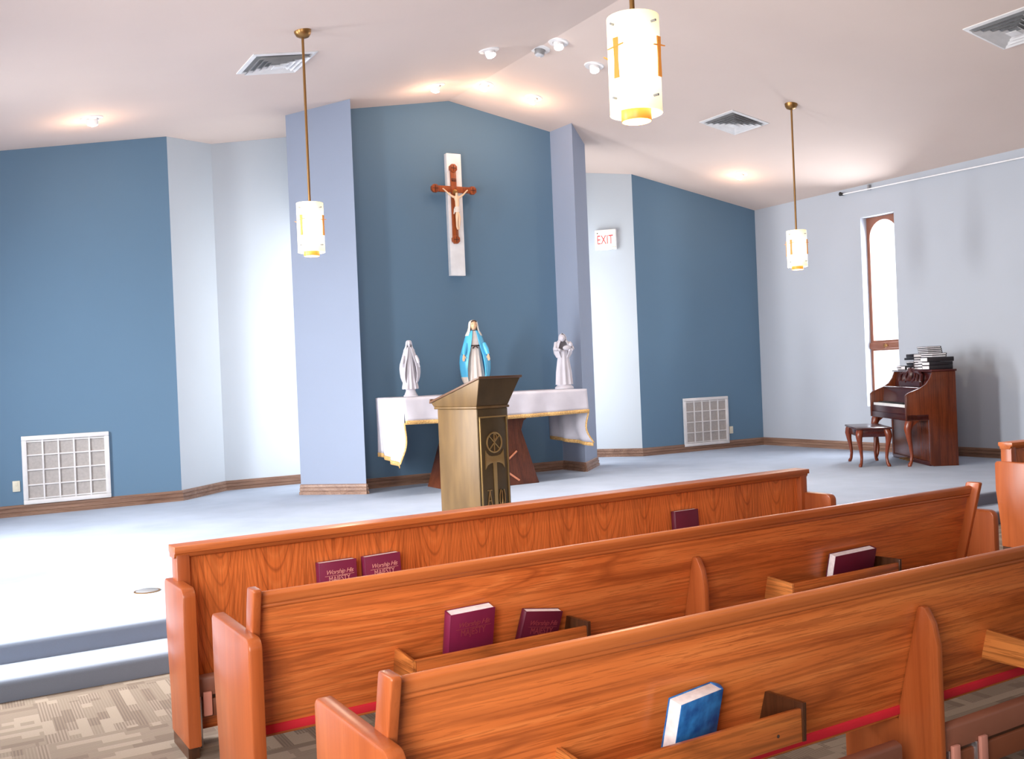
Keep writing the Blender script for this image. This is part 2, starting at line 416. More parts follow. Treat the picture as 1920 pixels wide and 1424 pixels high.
MB().box(fx0-.05, fx0-.03, 8.77, 8.83, 1.6, 1.625).box(fx0-.055,fx0-.045,8.79,8.80,1.58,1.64).build('latch', M['brass'], win, .003)
MB().box(fx0+.02, fx0+.026, wy0, wy1, wz0, wz1).build('pane', M['glass'], win, smooth=False)
# ------------------------------------------------------------------ wall fittings
def grille(x0, x1, z0, z1, label):
    t = thing('wall_grille', label, 'grille', ((x0+x1)/2, YD, z0), 0, None)
    w = (x1-x0)/2; h = z1-z0; f = .045; d = -.03
    mb = MB().box(-w,w,d,0,0,f).box(-w,w,d,0,h-f,h).box(-w,-w+f,d,0,f,h-f).box(w-f,w,d,0,f,h-f)
    mb.build('frame', M['whitem'], t, .005)
    MB().box(-w+f,w-f,-.008,-.002,f,h-f).build('filter', M['filter'], t)
    for k in range(1,5):
        x = -w+f+(2*w-2*f)*k/5; MB().box(x-.007,x+.007,d+.004,-.008,f,h-f).build('upright_bar', M['whitem'], t)
    for k in range(0,5):
        z = f+(h-2*f)*k/4 if k else f+.012
        if k == 4: z = h-f-.012
        MB().box(-w+f,w-f,d+.008,-.008,z-.006,z+.006).build('cross_bar', M['whitem'], t)
grille(-4.654,-3.833,.325,1.014,'white square return grille low on the dark blue wall beside the pale left niche')
grille(3.865,4.705,.29,.985,'white square return grille low on the dark blue wall nearest the piano')
def outlet(x0,x1,z0,z1,label):
    t = thing('wall_outlet', label, 'outlet', ((x0+x1)/2,YD,z0)); w=(x1-x0)/2; h=z1-z0
    MB().box(-w,w,-.012,0,0,h).build('cover_plate', M['cream'], t, .004)
    for k in (.28,.72): MB().box(-.015,.015,-.015,-.01,h*k-.016,h*k+.016).build('socket', M['cream'], t, .004)
outlet(-4.748,-4.68,.463,.571,'cream power outlet beside the white grille, far end of the left blue wall')
outlet(4.73,4.797,.425,.532,'cream power outlet between the piano-side grille and the room corner')
# exit sign on the right niche wall
ex = Vector((2.842,11.316,0)); dirw = Vector((.615,-.6193,0)).normalized(); ang = math.atan2(dirw.y, dirw.x)
t = thing('exit_sign', 'white lit exit sign with red letters high on the bright niche wall', 'sign', (ex.x,ex.y,3.125), ang)
MB().box(-.15,.15,-.075,-.002,0,.285).build('housing', M['white'], t, .008)
MB().box(-.14,.14,-.079,-.074,.01,.275).build('face', M['signface'], t, .002)
mb = MB(); text(mb, 'EXIT', .145, Matrix.Translation((-.005,-.080,.135)) @ Matrix.Rotation(PI/2,4,'X') @ Matrix.Diagonal((.78,1.25,1,1)), .002)
mb.build('lettering', M['signred'], t, smooth=False)
MB().lathe([(.009,0),(.009,.006)],10).xf(Matrix.Translation((-.11,-.08,.235)) @ Matrix.Rotation(PI/2,4,'X')).build('test_button', M['darktrim'], t)
MB().box(.1,.14,-.082,-.079,.03,.036).box(.1,.105,-.082,-.079,.03,.07).build('corner_mark', M['grey'], t)
# thin rod high along the right wall
t = thing('wall_rod', 'thin pale rod with dark tip running high along the right wall', 'rod', (W-.05, 9.3, 3.693))
MB().tube([(0,0,0),(0,-2.55,-.045),(0,-5,-.088)],.009,8).build('rod', M['white'], t)
MB().tube([(0,.05,.012),(0,.0,.0)],[.028,.016],10).build('tip', M['blackleaf'], t)
for y in (-.42,-3.0): MB().box(-.006,.05,y-.012,y+.012,-.01+y*.0176,.06+y*.0176).build('bracket', M['grey'], t, .003)
# floor outlet covers on the platform
for x, y, lb in ((-4.27,6.275,'round metal floor cover in the carpet near the platform edge'),(-.226,7.991,'round metal floor cover in the carpet just beyond the lectern')):
    t = thing('floor_cover', lb, 'floor cover', (x,y,ZP))
    MB().lathe([(.066,0),(.066,.004),(.056,.009),(.0,.009)],24).build('lid', M['grey'], t)
    MB().lathe([(.078,0),(.078,.003),(.068,.005),(.067,0)],24).build('rim', M['brass'], t)

# ------------------------------------------------------------------ ceiling fittings
WARM = (1,.64,.40)
def downlight(x, y, label, lit=True, tilt=0, col=(1,.93,.88), power=200, group=None, spot=True):
    z = ceil(x); roll = math.atan(SL)*(1 if x > 0.02 else -1 if x < -.02 else 0)
    t = thing('downlight', label, 'ceiling light', (x,y,z), 0, group); t.rotation_euler = (0, roll, 0)
    MB().lathe([(.052,-.004),(.058,-.014),(.098,-.01),(.104,0.0),(.052,.0)],28,cap=False).build('trim_ring', M['whitem'], t)
    c = MB().lathe([(.05,.0),(.052,-.05),(.046,-.062),(.042,-.05),(.04,0)],24).xf(Matrix.Rotation(tilt,4,'X'))
    c.build('lamp_housing', M['whitem'] if lit else M['grey'], t)
    MB().lathe([(.0,-.052),(.041,-.052),(.046,-.066),(.03,-.076),(0,-.078)],24).xf(Matrix.Rotation(tilt,4,'X')).build('lens', M['lens'] if lit else M['lensoff'], t)
    if lit and spot:
        L = bpy.data.lights.new('downlight_beam','POINT' if col == WARM else 'SPOT'); L.energy = power; L.color = col; L.shadow_soft_size = .05
        if col != WARM: L.spot_size = R(104); L.spot_blend = .9
        ob = bpy.data.objects.new('downlight_beam', L); COL.objects.link(ob)
        ob.location = (x, y+sin(tilt)*.13, z-.26); ob.rotation_euler = (tilt,0,0)
WARM = (1,.64,.40)
downlight(-.572,8.372,'lit white downlight on the left slope, front row above the altar', True, R(-20))
downlight(.647,8.34,'lit white downlight on the right slope beside the near hanging lamp', True, R(-20))
downlight(.076,8.125,'lit white downlight near the ridge, beside the unlit one', True, R(-20))
downlight(.03,8.394,'unlit grey downlight on the ridge', False)
downlight(-.554,9.62,'warm tilted downlight left of the ridge, row nearest the crucifix wall', True, R(35), WARM, 5.5)
downlight(.065,9.637,'warm tilted downlight at the ridge, row nearest the crucifix wall', True, R(35), WARM, 5.5)
downlight(.658,9.577,'warm tilted downlight right of the ridge, row nearest the crucifix wall', True, R(35), WARM, 5.5)
downlight(-4.001,9.935,'lone warm downlight above the left dark blue wall', True, R(35), WARM, 5.5)
downlight(4.051,9.874,'lone warm downlight above the right dark blue wall', True, R(35), WARM, 5.5)

def diffuser(x, y, half, label):
    t = thing('ceiling_vent', label, 'air vent', (x,y,ceil(x)), 0); t.rotation_euler = (0, math.atan(SL)*(1 if x > 0 else -1), 0)
    MB().box(-half*.86,half*.86,-half*.86,half*.86,-.004,-.002).build('duct', M['darkgap'], t)
    def sq(rs):
        return MB().loft([[(-q,-q,z),(q,-q,z),(q,q,z),(-q,q,z)] for q,z in rs], False)
    h = half
    sq([(h,0),(h,-.008),(h*.88,-.014),(h*.86,-.004)]).build('frame', M['whitem'], t, smooth=False)
    for k, q in enumerate((.82,.64,.46,.30)):
        sq([(h*q,-.034),(h*(q-.15),-.008),(h*(q-.15),-.011),(h*q-.003,-.038)]).build('louver', M['whitem'], t, smooth=False)
    MB().box(-h*.16,h*.16,-h*.16,h*.16,-.05,-.046).build('center_plate', M['whitem'], t)
diffuser(-2.68,8.40,.285,'square white ceiling vent behind the rod of the left hanging lamp')
diffuser(2.70,8.51,.28,'square white ceiling vent beside the far right hanging lamp')
diffuser(2.77,5.12,.29,'square white ceiling vent cut by the upper right corner of the view')

# pendants: brass canopy and rod, frosted cylinder with amber crosses
def make_pendant(x, y, label, rot):
    zt = 2.86; zc = ceil(x)
    t = thing('pendant_lamp', label, 'hanging lamp', (x,y,2.47), rot, 'cylindrical hanging lamps')
    h = zc-2.47
    MB().lathe([(.0,h-.06),(.02,h-.058),(.05,h-.045),(.066,h-.02),(.07,h+.012),(0,h+.012)],24).build('canopy', M['brass'], t)
    MB().tube([(0,0,.30),(0,0,h-.03)],.0105,10).build('rod', M['brass'], t)
    MB().lathe([(.106,0),(.106,.39),(.1,.39),(.1,.0)],40,cap=False).build('lamp_shade', M['shade'], t)
    MB().lathe([(.0,.362),(.098,.362),(.098,.37),(.0,.37)],24).build('top_plate', M['shade'], t)
    MB().lathe([(.060,.05),(.062,-.022),(.058,-.03),(.055,-.022),(.055,.05)],28,cap=False).build('amber_cup', M['amber'], t)
    for k in range(4):
        an = PI/2*k
        c = MB()
        pts = [(-.012,.125),(-.009,.20),(-.012,.285),(.012,.285),(.009,.20),(.012,.125)]
        c.prism(pts, -.124, -.120, 'y')
        c.prism([(-.038,.243),(0,.247),(.038,.252),(.038,.256),(0,.253),(-.038,.247)], -.126, -.122, 'y')
        c.xf(Matrix.Rotation(an,4,'Z')); c.build('amber_cross', M['amber'], t)
        for z in (.05,.345):
            MB().lathe([(.005,0),(.005,.022)],8).xf(Matrix.Rotation(an,4,'Z') @ Matrix.Translation((-.02,-.103,z)) @ Matrix.Rotation(PI/2,4,'X')).build('screw', M['grey'], t)
    L = bpy.data.lights.new('pendant_bulb','POINT'); L.energy = 25; L.color = (1,.86,.62); L.shadow_soft_size = .05
    ob = bpy.data.objects.new('pendant_bulb', L); COL.objects.link(ob); ob.location = (x,y,2.40)
make_pendant(-2.72,7.556,'hanging lamp on a brass rod before the left blue pier', R(36))
make_pendant(2.742,7.665,'hanging lamp on a brass rod nearest the tall window', R(15))
make_pendant(-2.80,3.195,'largest nearest hanging lamp, its rod leaving the top of the view', R(17))

# ------------------------------------------------------------------ crucifix and backing board
t = MB().box(-.095,.095,-.07,0,0,1.44)
o = t.build('backing_board', M['white'], None, .004); o.location = (0.0,YB,2.625)
tag(o, 'tall white board mounted on the blue wall behind the crucifix', 'board')
CY = YB-.072
t = thing('crucifix', 'brown wooden crucifix with ivory figure on the white board', 'crucifix', (-.028,CY,3.0))
tw = .036
mb = MB(); mb.prism([(-tw,.06),(tw,.06),(tw,.88),(-tw,.88)],-.03,0,'y'); mb.build('upright', M['crosswood'], t, .004)
MB().box(-.25,.25,-.031,-.001,.6,.672).build('crossbar', M['crosswood'], t, .004)
for x, z in ((0,.045),(0,.885),(-.245,.636),(.245,.636)):
    q = [(x+.052*cos(PI/8+k*PI/4), z+.052*sin(PI/8+k*PI/4)) for k in range(8)]
    e = MB().prism(q,-.04,0,'y').build('end_boss', M['crosswood'], t, .004)
    MB().box(x-.004,x+.004,-.042,-.038,z-.035,z+.035).box(x-.035,x+.035,-.042,-.038,z-.004,z+.004).build('engraved_cross', M['crossdark'], e)
mb = MB(); MB().box(-.03,.03,-.035,-.03,.73,.765).build('title_plate', M['crossdark'], t, .002)
text(mb,'INRI',.026,Matrix.Translation((0,-.0355,.747)) @ Matrix.Rotation(PI/2,4,'X'),.0005); mb.build('inscription', M['crosswood'], t, smooth=False)
MB().lathe([(.03,0),(.034,.006),(.02,.012),(0,.012)],20).xf(Matrix.Translation((.012,-.032,.60)) @ Matrix.Rotation(PI/2,4,'X')).build('halo', M['brass'], t)
V = [(.012,-.06,.40),(.016,-.068,.47),(.012,-.064,.535),(.008,-.07,.56),(.004,-.083,.59),
     (-.035,-.062,.54),(-.085,-.056,.575),(-.14,-.045,.625),(-.158,-.045,.636),
     (.055,-.062,.54),(.105,-.056,.575),(.155,-.045,.622),(.172,-.045,.634),
     (-.005,-.085,.29),(.005,-.058,.19),(.008,-.075,.155),(.03,-.08,.285),(.03,-.056,.185),(.022,-.075,.155)]
Ed = [(0,1),(1,2),(2,3),(3,4),(2,5),(5,6),(6,7),(7,8),(2,9),(9,10),(10,11),(11,12),(0,13),(13,14),(14,15),(0,16),(16,17),(17,18)]
Rr = [.026,.030,.028,.012,.024,.014,.011,.008,.008,.014,.011,.008,.008,.018,.012,.010,.018,.012,.010]
body = skin_mesh(MB(), V, Ed, Rr).build('figure', M['ivorybody'], t)
MB().lathe([(.033,-.035),(.036,.0),(.03,.03)],14,(.012,-.062,.395),1,.9).tube([(-.02,-.07,.40),(-.03,-.06,.34)],[.014,.006],8).build('loincloth', M['plasterw'], body)

# ------------------------------------------------------------------ statues
def ang_ring(z, rx, ry, cx=0, cy=0, n=48, fold=0, k=11, ph=0):
    return [(cx+(rx*(1+fold*cos(k*q+ph)))*sin(q), cy-(ry*(1+fold*cos(k*q+ph)))*cos(q), z) for q in [2*PI*i/n for i in range(n)]]
def mantle_mesh(H, rows, thick=.01, n=36):
    """open-fronted cloak: rows of (z, rx, ry, opening, fold)"""
    mb = MB(); outer = []; inner = []
    for j, (z, rx, ry, op, fold) in enumerate(rows):
        A, B = [], []
        for i in range(n+1):
            q = op + (2*PI-2*op)*i/n
            f = 1+fold*sin(q*9+j*.4)
            zz = z*H + (0.012*H*sin(q*13) if fold > .05 else 0)
            A.append((rx*H*f*sin(q), -ry*H*f*cos(q), zz)); B.append(((rx*H*f-thick)*sin(q), -(ry*H*f-thick)*cos(q), zz))
        outer.append(A); inner.append(B)
    rings = [A + B[::-1] for A, B in zip(outer, inner)]
    return mb.loft(rings, True, True)
def hand(mb, o, s, size):
    """open hand hanging palm-forward: palm, four fingers and a thumb"""
    x, y, z = o; u = size
    mb.loft([[(x+s*.10*u*k+w*cos(q)*u*.5, y-.04*u*k+.11*u*sin(q), z-.9*u*k) for q in [2*PI*i/10 for i in range(10)]] for k, w in ((-.35,.36),(0,.42),(.5,.62),(1,.64))])
    for i, (dx, ln) in enumerate(((-.24,.62),(-.08,.74),(.08,.68),(.24,.52))):
        bx = x+s*.10*u+dx*u; by = y-.04*u; bz = z-.86*u
        mb.tube([(bx,by,bz),(bx+s*.03*u,by-.03*u,bz-ln*.5*u),(bx+s*.02*u,by-.14*u,bz-ln*u)],[.085*u,.075*u,.05*u],7)
    mb.tube([(x-s*.18*u,y-.04*u,z-.3*u),(x-s*.38*u,y-.14*u,z-.55*u),(x-s*.36*u,y-.2*u,z-.85*u)],[.1*u,.085*u,.055*u],7)
def robed_statue(t, H, mats, base_h=.0, base_r=.0):
    robe, cloak, veil, face, handm, base = mats
    b = base_h
    if b:
        mb = MB().lathe([(base_r*1.12,0),(base_r*1.12,.012),(base_r*.98,.02),(base_r*.72,b*.8),(base_r*.8,b)],8,sy=.8); mb.build('base', base, t)
    def up(mb): return mb.xf(Matrix.Translation((0,0,b)))
    rows = [(0,.15,.12,.10),(.03,.155,.125,.10),(.15,.135,.11,.09),(.32,.115,.095,.07),(.48,.098,.08,.05),(.60,.085,.068,.03),(.70,.095,.07,.02),(.78,.09,.062,0),(.825,.055,.048,0),(.86,.036,.036,0)]
    up(MB().loft([ang_ring(z*H,rx*H,ry*H,0,0,48,f,11) for z,rx,ry,f in rows])).build('robe', robe, t)
    rows = [(.10,.13,.12,.80,.05),(.16,.165,.132,.74,.05),(.24,.192,.14,.68,.05),(.33,.205,.142,.62,.05),(.42,.208,.14,.56,.04),(.50,.198,.132,.52,.03),(.58,.172,.122,.46,.02),(.66,.147,.110,.40,.01),(.74,.122,.095,.34,0),(.80,.10,.080,.32,0),(.84,.062,.058,.4,0)]
    up(mantle_mesh(H, rows, .012*H)).build('mantle', cloak, t)
    # head turned down a little, veil falling to the shoulders
    hd = MB(); hd.sphere((0,-.012*H,.915*H),.05*H,.056*H,.066*H,20,14)
    hd.tube([(0,-.064*H,.93*H),(0,-.078*H,.905*H),(0,-.064*H,.897*H)],[.006*H,.011*H,.007*H],8)
    hd.tube([(-.016*H,-.064*H,.876*H),(0,-.068*H,.876*H),(.016*H,-.064*H,.876*H)],[.003*H,.006*H,.003*H],6)
    hd.tube([(0,0,.87*H),(0,.005*H,.82*H)],[.03*H,.034*H],12)
    f = up(hd).build('head', face, t)
    if veil is not None:
        vr = [(.985,.012,.012,.2,0),(.975,.04,.046,.55,0),(.955,.058,.066,.72,0),(.92,.066,.074,.82,0),(.88,.07,.078,.85,.0),(.84,.082,.08,.8,0),(.80,.105,.085,.75,0),(.77,.118,.09,.8,.01)]
        up(mantle_mesh(H, vr[::-1], .008*H)).build('veil', veil, t)
    for s in (-1,1):
        hm = MB(); hand(hm,(s*.165*H,-.115*H,.51*H),s,.052*H); up(hm).build('hand', handm, t)
        MB().tube([(s*.12*H,-.05*H,b+.66*H),(s*.15*H,-.085*H,b+.58*H),(s*.163*H,-.105*H,b+.515*H)],[.035*H,.034*H,.026*H],12).build('sleeve', cloak, t)
    return b
AZ = 1.243
t = thing('statue', 'painted statue of a veiled woman in sky blue mantle behind the lectern', 'statue', (-.165,9.72,AZ), R(-16))
Hm = .83
b = robed_statue(t, Hm, (M['rosewhite'],M['mantle'],M['plasterw'],M['skin'],M['skin'],M['plasterw']))
MB().loft([ang_ring(b+z*Hm,rx*Hm,ry*Hm,0,-.002) for z,rx,ry in ((.628,.089,.072),(.645,.09,.073))]).tube([(0,-.066,.635*Hm),(-.03,-.07,.60*Hm)],.007,6).tube([(0,-.066,.635*Hm),(.03,-.07,.60*Hm)],.007,6).build('sash', M['darktrim'], t)
MB().loft([ang_ring(z*Hm,rx*Hm,ry*Hm,0,-.006*Hm) for z,rx,ry in ((.838,.05,.046),(.85,.046,.044))]).build('neckline', M['darktrim'], t)
mb = MB()
for s in (-1,1):
    mb.tube([(s*.012*Hm,-.062*Hm,.925*Hm),(s*.022*Hm,-.060*Hm,.928*Hm),(s*.031*Hm,-.055*Hm,.924*Hm)],.0035*Hm,6)
mb.tube([(-.036*Hm,-.05*Hm,.955*Hm),(-.02*Hm,-.06*Hm,.968*Hm),(0,-.062*Hm,.972*Hm),(.02*Hm,-.06*Hm,.968*Hm),(.036*Hm,-.05*Hm,.955*Hm)],.008*Hm,8).build('hair', M['darktrim'], t)
mb2 = mantle_mesh(Hm, [(.095,.134,.124,.80,.05),(.165,.170,.137,.73,.05),(.22,.190,.143,.69,.05)], .004); mb2.build('mantle_hem', M['plasterw'], t)
t = thing('statue', 'all-white plaster statue of a veiled woman at the altar end by the left pier', 'statue', (-1.0,9.62,AZ), R(-12))
robed_statue(t, .53, (M['plaster'],)*6, .08, .07)
t = thing('figurine', 'white plaster figurine of a robed figure holding a bundle, altar end nearest the exit sign', 'statue', (1.085-.215,9.72,AZ), R(-20))
t.location = (.90,9.55,AZ)
Hf = .55
MB().lathe([(.11,0),(.11,.02),(.085,.04),(.085,.05)],14,sy=.8).build('base', M['plaster'], t)
rows = [(.05,.095,.075,.12),(.2,.085,.07,.11),(.32,.07,.06,.08),(.38,.062,.055,.04),(.45,.075,.06,.02)]
MB().loft([ang_ring(z,rx,ry,0,0,48,f,9) for z,rx,ry,f in rows]).build('robe', M['plaster'], t)
mb = mantle_mesh(1,[(.36,.075,.065,.5,.05),(.41,.105,.08,.55,.04),(.47,.115,.085,.6,.03),(.52,.095,.075,.55,.02),(.555,.06,.05,.5,0)],.012); mb.build('cloak', M['plaster'], t)
mb = MB().sphere((-.005,-.02,.585),.036,.04,.045).tube([(-.005,-.055,.59),(-.005,-.066,.575),(-.005,-.055,.57)],.006,6); mb.build('head', M['plaster'], t)
mb = mantle_mesh(1,[(.53,.075,.06,.7,0),(.565,.05,.052,.8,0),(.6,.046,.05,.8,0),(.63,.03,.034,.6,0),(.642,.006,.008,.3,0)],.006); mb.build('hood', M['plaster'], t)
mb = MB().sphere((.03,-.085,.47),.05,.032,.03).sphere((.075,-.085,.505),.024,.024,.027); mb.build('bundle', M['plaster'], t)
for s in (-1,1):
    mb = MB().tube([(s*.075,-.01,.53),(s*.1,-.05,.46),(s*.05,-.1,.445)],[.028,.026,.016],10)
    a_ = mb.build('arm', M['plaster'], t)
    hm = MB(); hand(hm,(0,0,0),s,.03); hm.xf(Matrix.Translation((s*.05,-.1,.448)) @ Matrix.Rotation(-s*PI/2.2,4,'Y')); hm.build('hand', M['plaster'], a_)

# ------------------------------------------------------------------ altar
AX0, AX1, AY0, AY1 = -1.225, .985, 9.28, 10.05
AC = (AX0+AX1)/2
t = thing('altar', 'brown wooden altar table with a tapering carved pedestal behind the lectern', 'altar', (AC,9.72,ZP))
hw = (AX1-AX0)/2
MB().box(-hw+.01,hw-.01,-.42,.32,.955,1.015).build('tabletop', M['altarwood'], t, .006)
prof = [(.53,0),(.36,.60),(.40,.70),(.74,.88),(.80,.955),(-.80,.955),(-.74,.88),(-.40,.70),(-.36,.60),(-.53,0)]
mb = MB(); n = len(prof)
fr = [(x,-.34+z*.10,z) for x,z in prof]; bk = [(x,.34-z*.10,z) for x,z in prof]
mb.add(fr+bk, [tuple(range(n)), tuple(range(2*n-1,n-1,-1))] + [(i,n+i,n+(i+1)%n,(i+1)%n) for i in range(n)])
mb.build('pedestal', M['altarwood'], t, .006)
mb = MB()
def on_front(x, z): return (x, -.345+z*.10-.004, z)
for q in (((-.17,.05),(.27,.37)),((-.17,.37),(.27,.05)),((.05,.02),(.05,.46))):
    mb.tube([on_front(*q[0]), on_front(*q[1])],.011,6)
mb.tube([on_front(.05+.07*sin(k*PI/8),.39+.07*cos(k*PI/8)) for k in range(9)],.011,6)
mb.build('carved_monogram', M['carvepink'], t)
# cloth: top, shallow front drop, long end drops, gold fringe
def cloth_sheet(fn, nu, nv, thick, name, mat, parent):
    A = [[Vector(fn(i/nu, j/nv)) for i in range(nu+1)] for j in range(nv+1)]
    mb = MB(); vs = [q for row in A for q in row]; w = nu+1
    mb.add(vs, [(j*w+i, j*w+i+1, (j+1)*w+i+1, (j+1)*w+i) for j in range(nv) for i in range(nu)])
    ob = mb.build(name, mat, parent, angle=80)
    sm = ob.modifiers.new('thickness','SOLIDIFY'); sm.thickness = thick; sm.offset = 0
    return ob
ct = thing('altar_cloth', 'white linen altar cloth with gold fringe over the altar table', 'cloth', (AC,9.28,AZ-.006))
Dp = .77
hang_f = .235
def top_fn(u, v): return (-hw+2*hw*u, -.03+(Dp+.03)*v, .002*sin(u*23)*sin(v*7))
cloth_sheet(top_fn, 40, 10, .004, 'top_panel', M['cloth'], ct)
def front_w(u, v): return -.03-.02*v-.012*v*sin(u*31+1.5*sin(u*9))
def front_fn(u, v): return (-hw-.022+(2*hw+.044)*u, front_w(u,v), -hang_f*v-.012*v*sin(u*PI))
cloth_sheet(front_fn, 80, 8, .004, 'front_drop', M['cloth'], ct)
def ffr(u, v): x,y,z = front_fn(u,1); return (x, y-.003, z+.004-.04*v)
cloth_sheet(ffr, 90, 2, .007, 'front_fringe', M['fringe'], ct)
for s, hang in ((-1,.60),(1,.55)):
    x0 = s*(hw+.004)
    def end_fn(u, v, s=s, x0=x0, hang=hang):
        wv = .02*v*sin(u*17+2*v)+.03*v*v*sin(u*5+.6)
        y = -.03-.05*v*(1-u)*sin(v*5+1)*.8 + (Dp+.03)*u
        return (x0+s*(.015*v+wv+.05*v*(1-u)**3*sin(v*7)), y, -hang*v*(1+.12*(1-u)))
    cloth_sheet(end_fn, 36, 14, .004, 'end_drop', M['cloth'], ct)
    def efr(u, v, f=end_fn, s=s): x,y,z = f(u,1); return (x+s*.002, y, z+.005-.045*v)
    cloth_sheet(efr, 40, 2, .007, 'end_fringe', M['fringe'], ct)
    def sfr(u, v, f=end_fn, s=s): x,y,z = f(0, .38+.62*v); return (x+s*.002, y-.028*(1-u)+.004, z)
    cloth_sheet(sfr, 2, 20, .007, 'side_fringe', M['fringe'], ct)

# ------------------------------------------------------------------ lectern
lr = R(13)
t = thing('lectern', 'bronze-coloured lectern with slanted top and carved front panel on the platform', 'lectern', (-1.78,6.645,ZP), lr)
lw, ld, lh = .318, .478, .965
MB().box(0,lw,0,ld,0,lh).build('body', M['bronze'], t, .006)
MB().box(-.012,lw+.014,-.014,ld+.03,lh,lh+.02).build('molding', M['bronze'], t, .006)
fl = .10
z1 = lh+.02; zt = 1.215
vs = [(-.004,-.004,z1),(lw+.004,-.004,z1),(lw+.004,ld+.04,z1),(-.004,ld+.04,z1),
      (-.012,-.055,zt-.018),(lw+fl,-.055,zt-.018),(lw+fl*.4,ld+.06,z1+.03),(-.012,ld+.06,z1+.03)]
MB().add(vs,[(0,3,2,1),(4,5,6,7),(0,1,5,4),(1,2,6,5),(2,3,7,6),(3,0,4,7)]).build('desk', M['bronze'], t, .003)
vs2 = [(-.022,-.068,zt-.018),(lw+fl+.012,-.068,zt-.018),(lw+fl*.4+.012,ld+.075,z1+.026),(-.022,ld+.075,z1+.026)]
MB().add(vs2+[(x,y,z+.018) for x,y,z in vs2],[(0,3,2,1),(4,5,6,7),(0,1,5,4),(1,2,6,5),(2,3,7,6),(3,0,4,7)]).build('slanted_top', M['topwood'], t, .003)
MB().box(-.02,lw*1.05,ld+.062,ld+.076,z1+.03,z1+.062).build('book_stop', M['topwood'], t, .003)
pan = MB().box(.028,lw-.028,-.006,.002,.02,lh-.07).build('front_panel', M['bronzeshade'], t, .002)
MB().box(.016,lw-.016,-.014,.0,lh-.072,lh-.06).box(.016,.028,-.014,0,.02,lh-.06).box(lw-.028,lw-.016,-.014,0,.02,lh-.06).build('panel_border', M['bronzem'], pan, .003)
MB().add([(.0,-.006,z1+.002),(lw,-.006,z1+.002),(lw+fl-.004,-.057,zt-.02),(-.01,-.057,zt-.02),(.0,.0,z1+.002),(lw,.0,z1+.002),(lw+fl-.004,-.05,zt-.02),(-.01,-.05,zt-.02)],[(0,1,2,3),(7,6,5,4),(0,4,5,1),(1,5,6,2),(2,6,7,3),(3,7,4,0)]).build('desk_shade_sheet', M['bronzeshade'], t)  # thin dark sheet added as the shade on the desk front
fmb = MB().box(0.003,lw-.003,-.004,.0,0.005,lh-.003); fmb.build('front_shade_sheet', M['bronzeshade'], t, .001)  # thin dark sheet added as the shade on the body front
cx = lw/2; cz = .70; rr = .076
em = MB()
def P(x, z): return (cx+x, -.01, cz+z)
em.tube([P(rr*cos(k*PI/18),rr*sin(k*PI/18)) for k in range(37)],.007,8)
for q in (((0,-rr),(0,rr)),((-rr*.7,-rr*.7),(rr*.7,rr*.7)),((-rr*.7,rr*.7),(rr*.7,-rr*.7))): em.tube([P(*q[0]),P(*q[1])],.005,8)
em.tube([P(.024*sin(k*PI/8),.044+.024*cos(k*PI/8)) for k in range(9)],.005,8)
em.build('wheel_monogram', M['bronzem'], pan)
arm = [(-.092,.03),(-.085,.012),(-.06,-.012),(-.03,-.02),(.03,-.02),(.06,-.012),(.085,.012),(.092,.03),(.1,-.12),(.075,-.088),(.045,-.075),(.018,-.072),(.016,-.60),(-.016,-.60),(-.018,-.072),(-.045,-.075),(-.075,-.088),(-.1,-.12)]
MB().prism([(cx+x, cz-rr-.008+z) for x,z in arm],-.013,-.004,'y').build('carved_cross', M['bronzem'], pan, .002)
gm = MB(); zA = .26
def G(x, z): return (cx+x, -.012, zA+z)
for q in (((-.095,-.07),(-.066,.07)),((-.045,-.05),(-.066,.07)),((-.085,-.005),(-.052,-.005)),((-.09,.075),(-.045,.075))): gm.tube([G(*q[0]),G(*q[1])],.0045,6)
gm.build('alpha', M['bronzem'], pan)
MB().tube([G(.048,.07),G(.036,.03),G(.034,-.02),G(.044,-.055),G(.056,-.04),G(.061,.0),G(.066,-.04),G(.078,-.055),G(.09,-.02),G(.09,.03),G(.08,.07)],.0045,6).tube([G(.061,.0),G(.061,.06)],.0045,6).build('omega', M['bronzem'], pan)

# ------------------------------------------------------------------ piano, stool, books on the piano
pang = math.atan2(.843,.538)
PO = (3.995,7.34,ZP)
# local axes: +x along the keyboard to the far end, +y toward the player, -y toward the wall
t = thing('upright_piano', 'dark mahogany upright piano standing at an angle before the tall window', 'piano', PO, pang)
L = 1.275
def dm(p): return [(-u, w) for u, w in p]      # depth -> local y
cheek = [(0,.515),(0,.80),(.03,.825),(.08,.845),(.16,.875),(.23,.92),(.275,.98),(.30,1.05),(.305,1.055),(.555,1.055),(.555,.0),(.28,.0),(.25,.02),(.25,.515)]
for x0, x1 in ((0,.045),(L-.045,L)):
    MB().prism(dm(cheek),x0,x1,'x').build('side_panel', M['mahog'], t, .005)
MB().box(.02,L-.02,-.555,-.52,.02,1.04).build('back_panel', M['mahogd'], t)
MB().box(-.015,L+.015,-.565,-.29,1.055,1.08).build('lid', M['mahogd'], t, .006)
mb = MB().prism(dm([(.30,.885),(.335,1.055),(.355,1.055),(.32,.885)]),.045,L-.045,'x'); mb.build('upper_panel', M['mahogd'], t)
MB().box(.045,L-.045,-.32,-.155,.862,.884).build('shelf', M['mahogd'], t, .006)
MB().prism(dm([(.15,.70),(.165,.86),(.185,.86),(.17,.70)]),.045,L-.045,'x').build('fallboard', M['mahogd'], t)
MB().box(.0,L,-.25,-.003,.515,.585).build('keybed', M['mahogd'], t, .006)
MB().box(.045,L-.045,-.028,-.008,.585,.662).build('key_slip', M['mahogd'], t, .004)
MB().box(.045,.1,-.16,-.02,.6,.695).box(L-.1,L-.045,-.16,-.02,.6,.695).build('key_block', M['mahogd'], t, .004)
mb = MB()
